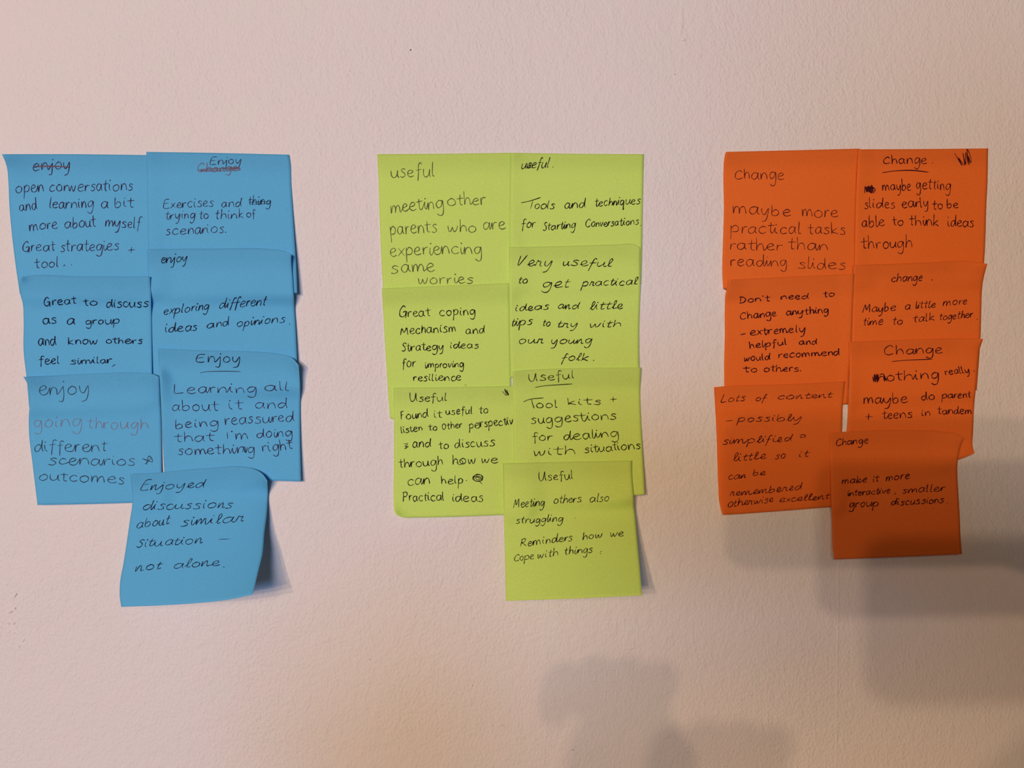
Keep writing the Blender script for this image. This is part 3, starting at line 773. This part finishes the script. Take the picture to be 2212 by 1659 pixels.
lines(n, S, [
    [('nothing', 1894, 824, 2027, 818, 13), ('really', 2042, 810, 2094, 805, 9, dict(slant=-.1)), ('.', 2103, 802, 2106, 802, 9)],
    [('maybe', 1864, 873, 1961, 870, 13), ('do', 1990, 865, 2018, 863, 10), ('parent', 2034, 861, 2098, 859, 9)],
    [('+', 1868, 906, 1885, 906, 13), ('teens', 1906, 905, 1970, 902, 11), ('in', 1991, 899, 2009, 898, 9), ('tandem', 2026, 895, 2098, 894, 10)]], 250)

n = make_note('orange', 'lower left orange note reading lots of content, possibly simplified a little',
    [(1542.5, 836.5), (1564, 834.5), (1700, 830), (1826, 823.5)], [(1826, 823.5), (1821, 873), (1819, 933), (1813, 1010), (1806, 1094)],
    [(1561, 1112), (1575, 1111.5), (1650, 1106.5), (1806, 1094)],
    [(1542.5, 836.5), (1545, 880), (1548, 940), (1550, 1000), (1552, 1050), (1555, 1090), (1561, 1112)],
    lift=(2.0, 2.0), curls=[(0, 1, 2.0, .12)], wave=.6, seed=26)
S = dict(ink='wine', w=1.7, slant=.35, cursive=True, asc=.8)
lines(n, S, [
    [('Lots', 1556, 869, 1608, 866, 9, dict(cap=2.0)), ('of', 1631, 866, 1654, 865, 8), ('content', 1678, 863, 1797, 859, 8)],
    [('-', 1566, 915, 1581, 914, 9), ('possibly', 1592, 911, 1728, 909, 9)],
    [('simplified', 1560, 960, 1708, 953, 9), ('a', 1727, 945, 1740, 945, 6)],
    [('little', 1583, 997, 1655, 990, 10), ('so', 1673, 991, 1694, 990, 9), ('it', 1724, 988, 1747, 987, 9)],
    [('can', 1572, 1036, 1611, 1032, 8), ('be', 1625, 1027, 1653, 1026, 8)],
    [('remembered', 1576, 1072, 1731, 1058, 9)],
    [('Otherwise', 1571, 1096, 1670, 1084, 9, dict(cap=1.3)), ('excellent', 1682, 1085, 1792, 1078, 8)]], 260)

n = make_note('orange', 'lowest orange note, make it more interactive, smaller group discussions',
    [(1791, 935.5), (1850, 931), (1960, 929), (2035, 932), (2070, 938), (2084, 946)],
    [(2084, 946), (2078, 957), (2073, 975), (2069, 995), (2068, 1020), (2070, 1060), (2073, 1110), (2075, 1160), (2078, 1197)],
    [(1802, 1208.5), (1940, 1203), (2078, 1197)],
    [(1791, 935.5), (1793, 1000), (1795.5, 1080), (1798, 1140), (1799, 1180), (1802, 1208.5)],
    lift=(7, 6), power=1.6, curls=[(1, 0, 5.0, .30)], wave=1.2, seed=27)
S = dict(ink='oxblood', w=1.9, slant=.25, join=.7, asc=.8)
text_line(n, [('Change', 1805, 963, 1876, 957, 9, dict(cap=1.6))], S, 'heading')
lines(n, S, [
    [('make', 1818, 1045, 1872, 1042, 9), ('it', 1885, 1041, 1899, 1040, 9), ('more', 1913, 1040, 1965, 1034, 10)],
    [('interactive', 1830, 1072, 1922, 1065, 8), (',', 1932, 1066, 1937, 1065, 9), ('smaller', 1949, 1066, 2041, 1060, 9)],
    [('group', 1834, 1097, 1896, 1093, 10), ('discussions', 1924, 1092, 2038, 1086, 9), ('.', 2045, 1087, 2047, 1087, 7)]], 270)
# ------------------------------------------------------------------ the photographer, whose shadow falls on the wall
def skin_body(name, chains, mat_of, mats, cuts):
    me = bpy.data.meshes.new(name); bm = bmesh.new()
    lay = bm.verts.layers.skin.verify()
    vd = {}
    def vert(key, co, r):
        if key in vd: return vd[key]
        v_ = bm.verts.new(co); v_[lay].radius = (r if isinstance(r, tuple) else (r, r)); vd[key] = v_
        return v_
    rootv = None
    for ch in chains:
        prev = None
        for key, co, r in ch:
            v_ = vert(key, co, r)
            if key == 'pelvis': rootv = v_
            if prev is not None and prev is not v_: bm.edges.new((prev, v_))
            prev = v_
    rootv[lay].use_root = True
    bm.to_mesh(me); bm.free()
    o = bpy.data.objects.new(name, me); C.objects.link(o)
    s = o.modifiers.new('skin', 'SKIN'); s.use_smooth_shade = True
    o.modifiers.new('sub', 'SUBSURF').levels = 2
    o.modifiers['sub'].render_levels = 2
    bpy.context.view_layer.update()
    dg = bpy.context.evaluated_depsgraph_get()
    m2 = bpy.data.meshes.new_from_object(o.evaluated_get(dg))
    o.modifiers.clear(); o.data = m2
    bm = bmesh.new(); bm.from_mesh(m2)          # clean hems: cut the surface where the clothes end
    for co, no in cuts:
        bmesh.ops.bisect_plane(bm, geom=bm.verts[:]+bm.edges[:]+bm.faces[:], plane_co=co, plane_no=no)
    bm.to_mesh(m2); bm.free()
    m2.materials.clear()
    for m in mats: m2.materials.append(m)
    for p in m2.polygons:
        p.material_index = mat_of(p.center); p.use_smooth = True
    return o

CX, CY, CZ = CAM
px0 = CX+0.0
m_skin = principled('skin', (0.62, 0.40, 0.30), 0.55, 0.3)[0]
m_knit = principled('dark_jumper', (0.05, 0.055, 0.07), 0.9, 0.1)[0]
m_trs = principled('dark_trousers', (0.03, 0.032, 0.045), 0.9, 0.1)[0]
m_hair = principled('brown_hair', (0.09, 0.05, 0.03), 0.7, 0.3)[0]
m_phone = principled('phone_shell', (0.02, 0.02, 0.022), 0.35, 0.5)[0]
m_glass = principled('dark_glass', (0.01, 0.01, 0.012), 0.1, 0.5)[0]
BX = CX+0.13; BY = CY-0.55; BZ = CZ+0.10
def hand(side, wrist, palm, tips, thumb, key):
    ch = []
    ch.append([(key+'w', wrist, .027), (key+'p', palm, (.036, .017))])
    for i, (mid, tip) in enumerate(tips):
        ch.append([(key+'p', palm, (.036, .017)), (key+'k%d' % i, [(palm[k]+mid[k])/2 for k in range(3)], .011), (key+'m%d' % i, mid, .0090), (key+'t%d' % i, tip, .0075)])
    ch.append([(key+'p', palm, (.036, .017)), (key+'th', thumb[0], .012), (key+'tt', thumb[1], .0095)])
    return ch
# the phone is 160 x 76 mm, held on its side with its lens near the upper left corner
PL, PR, PT, PB = CX-0.018, CX+0.142, CZ+0.016, CZ-0.060
PF, PK = CY-0.016, CY-0.025
lw = (CX-.122, CY-.155, CZ-.195); lp = (CX-.108, CY-.140, CZ-.135)
rw = (PR+.060, CY-.080, PB-.050); rp = (PR+.044, CY-.046, PB+.004)
lt = [((CX-.132+.017*i, CY-.108, CZ-.096-abs(i-1.4)*.003), (CX-.130+.016*i, CY-.090, CZ-.124-abs(i-1.4)*.003)) for i in range(4)]
rt = [((PR+.015, PF+.009+.002*i, PB-.002+i*.016), (PR-.012, PF+.0125, PB+.006+i*.017)) for i in range(4)]
chains = [[('pelvis', (BX, BY-.04, BZ-.66), (.165, .12)), ('waist', (BX, BY-.03, BZ-.50), (.14, .11)), ('chest', (BX, BY-.02, BZ-.32), (.17, .12)),
           ('collar', (BX, BY-.02, BZ-.19), (.10, .08)), ('neck', (BX-.005, BY+.01, BZ-.11), .058), ('jaw', (BX-.01, BY+.035, BZ-.045), (.066, .07)),
           ('head', (BX-.01, BY+.02, BZ+.045), (.082, .095)), ('crown', (BX-.01, BY+.015, BZ+.10), (.060, .07))],
          [('collar', 0, 0), ('lsh', (BX-.19, BY-.02, BZ-.22), .062), ('lel', (CX-.205, CY-.34, CZ-.42), .046), ('lfa', (CX-.160, CY-.24, CZ-.300), .038), ('Lw', lw, .027)],
          [('collar', 0, 0), ('rsh', (BX+.19, BY-.02, BZ-.22), .062), ('rel', (PR+.17, CY-.33, PB-.30), .046), ('rfa', (PR+.115, CY-.19, PB-.17), .040), ('Rw', rw, .027)],
          [('pelvis', 0, 0), ('lhip', (BX-.10, BY-.04, BZ-.76), .095), ('lkn', (BX-.12, BY-.02, .48), .062), ('lan', (BX-.13, BY-.05, .09), .042), ('lft', (BX-.14, BY+.10, .035), (.045, .032))],
          [('pelvis', 0, 0), ('rhip', (BX+.10, BY-.04, BZ-.76), .095), ('rkn', (BX+.12, BY-.02, .48), .062), ('ran', (BX+.13, BY-.05, .09), .042), ('rft', (BX+.14, BY+.10, .035), (.045, .032))]]
chains += hand('l', lw, lp, lt, ((CX-.078, CY-.118, CZ-.145), (CX-.086, CY-.092, CZ-.140)), 'L')
chains += hand('r', rw, rp, rt, ((PR+.034, CY-.058, PB+.030), (PR-.004, CY-.041, PB+.036)), 'R')
def which(c):
    if c.z > BZ-.135 and c.y < CY-.40 and abs(c.x-BX) < .13:
        return 3 if (c.z > BZ+.080 or (c.y < BY-.01 and c.z > BZ-.09)) else 0
    if c.y > CY-.165 and c.z > CZ-.26: return 0
    if c.z < BZ-.66: return 4 if c.z < .07 else 2
    return 1
m_shoe = principled('black_shoe', (0.015, 0.015, 0.016), 0.4, 0.4)[0]
person = skin_body('person', chains, which, [m_skin, m_knit, m_trs, m_hair, m_shoe],
                   [((0, 0, BZ-.135), (0, 0, 1)), ((0, 0, BZ+.08), (0, 0, 1)), ((0, BY-.01, 0), (0, 1, 0)), ((0, 0, BZ-.09), (0, 0, 1)),
                    ((0, CY-.165, 0), (0, 1, 0)), ((0, 0, BZ-.66), (0, 0, 1)), ((0, 0, .07), (0, 0, 1))])
person['label'] = 'person in a dark jumper holding up a phone to photograph the notes'
person['category'] = 'person'
zs = min(v_.co.z for v_ in person.data.vertices)
# face: eyes, nose, ears as children of the head
def ball(name, c, r, mat, sx=1, sy=1, sz=1):
    bm = bmesh.new(); bmesh.ops.create_uvsphere(bm, u_segments=12, v_segments=8, radius=r)
    for v_ in bm.verts: v_.co = (v_.co.x*sx+c[0], v_.co.y*sy+c[1], v_.co.z*sz+c[2])
    me = bpy.data.meshes.new(name); bm.to_mesh(me); bm.free(); me.materials.append(mat)
    o = bpy.data.objects.new(name, me); C.objects.link(o); o.parent = person; return o
m_eye = principled('eye_white', (.8, .8, .78), .3, .5)[0]
hx, hy, hz = BX-.01, BY+.02, BZ+.02
for s in (-1, 1):
    ball('eye', (hx+s*.031, hy+.072, hz+.012), .012, m_eye)
    ball('ear', (hx+s*.084, hy, hz), .026, m_skin, .45, .7, 1.2)
ball('nose', (hx, hy+.100, hz-.018), .014, m_skin, .8, 1.1, 1.5)
ball('mouth', (hx, hy+.092, hz-.052), .020, principled('lips', (.5, .2, .18), .5, .3)[0], 1.1, .4, .3)

ph = bpy.data.objects.new('phone', None); C.objects.link(ph)
ph.location = ((PL+PR)/2, (PF+PK)/2, PB)
ph['label'] = 'black phone held sideways in a raised hand facing the wall'; ph['category'] = 'phone'
def rbox(name, x0, x1, y0, y1, z0, z1, mat, bev):
    bm = bmesh.new(); bmesh.ops.create_cube(bm, size=1)
    for v_ in bm.verts:
        v_.co = ((x0+x1)/2+v_.co.x*(x1-x0), (y0+y1)/2+v_.co.y*(y1-y0), (z0+z1)/2+v_.co.z*(z1-z0))
    ed = [e for e in bm.edges if abs(e.verts[0].co.y-e.verts[1].co.y) > abs(y1-y0)*.5]
    bmesh.ops.bevel(bm, geom=ed, offset=bev, segments=4, profile=.5, affect='EDGES')
    for v_ in bm.verts: v_.co -= ph.location
    me = bpy.data.meshes.new(name); bm.to_mesh(me); bm.free(); me.materials.append(mat)
    o = bpy.data.objects.new(name, me); C.objects.link(o); o.parent = ph; return o
rbox('phone_body', PL, PR, PK, PF, PB, PT, m_phone, .010)
rbox('screen', PL+.003, PR-.003, PK-.0006, PK+.0002, PB+.003, PT-.003, m_glass, .008)
rbox('camera_island', CX-.010, CX+.012, PF-.0002, PF+.0018, CZ-.040, CZ+.011, m_phone, .004)
for dz in (0, -.015, -.030):
    rbox('lens', CX-.005, CX+.005, PF+.0016, PF+.0024, CZ+dz-.005, CZ+dz+.005, m_glass, .0045)
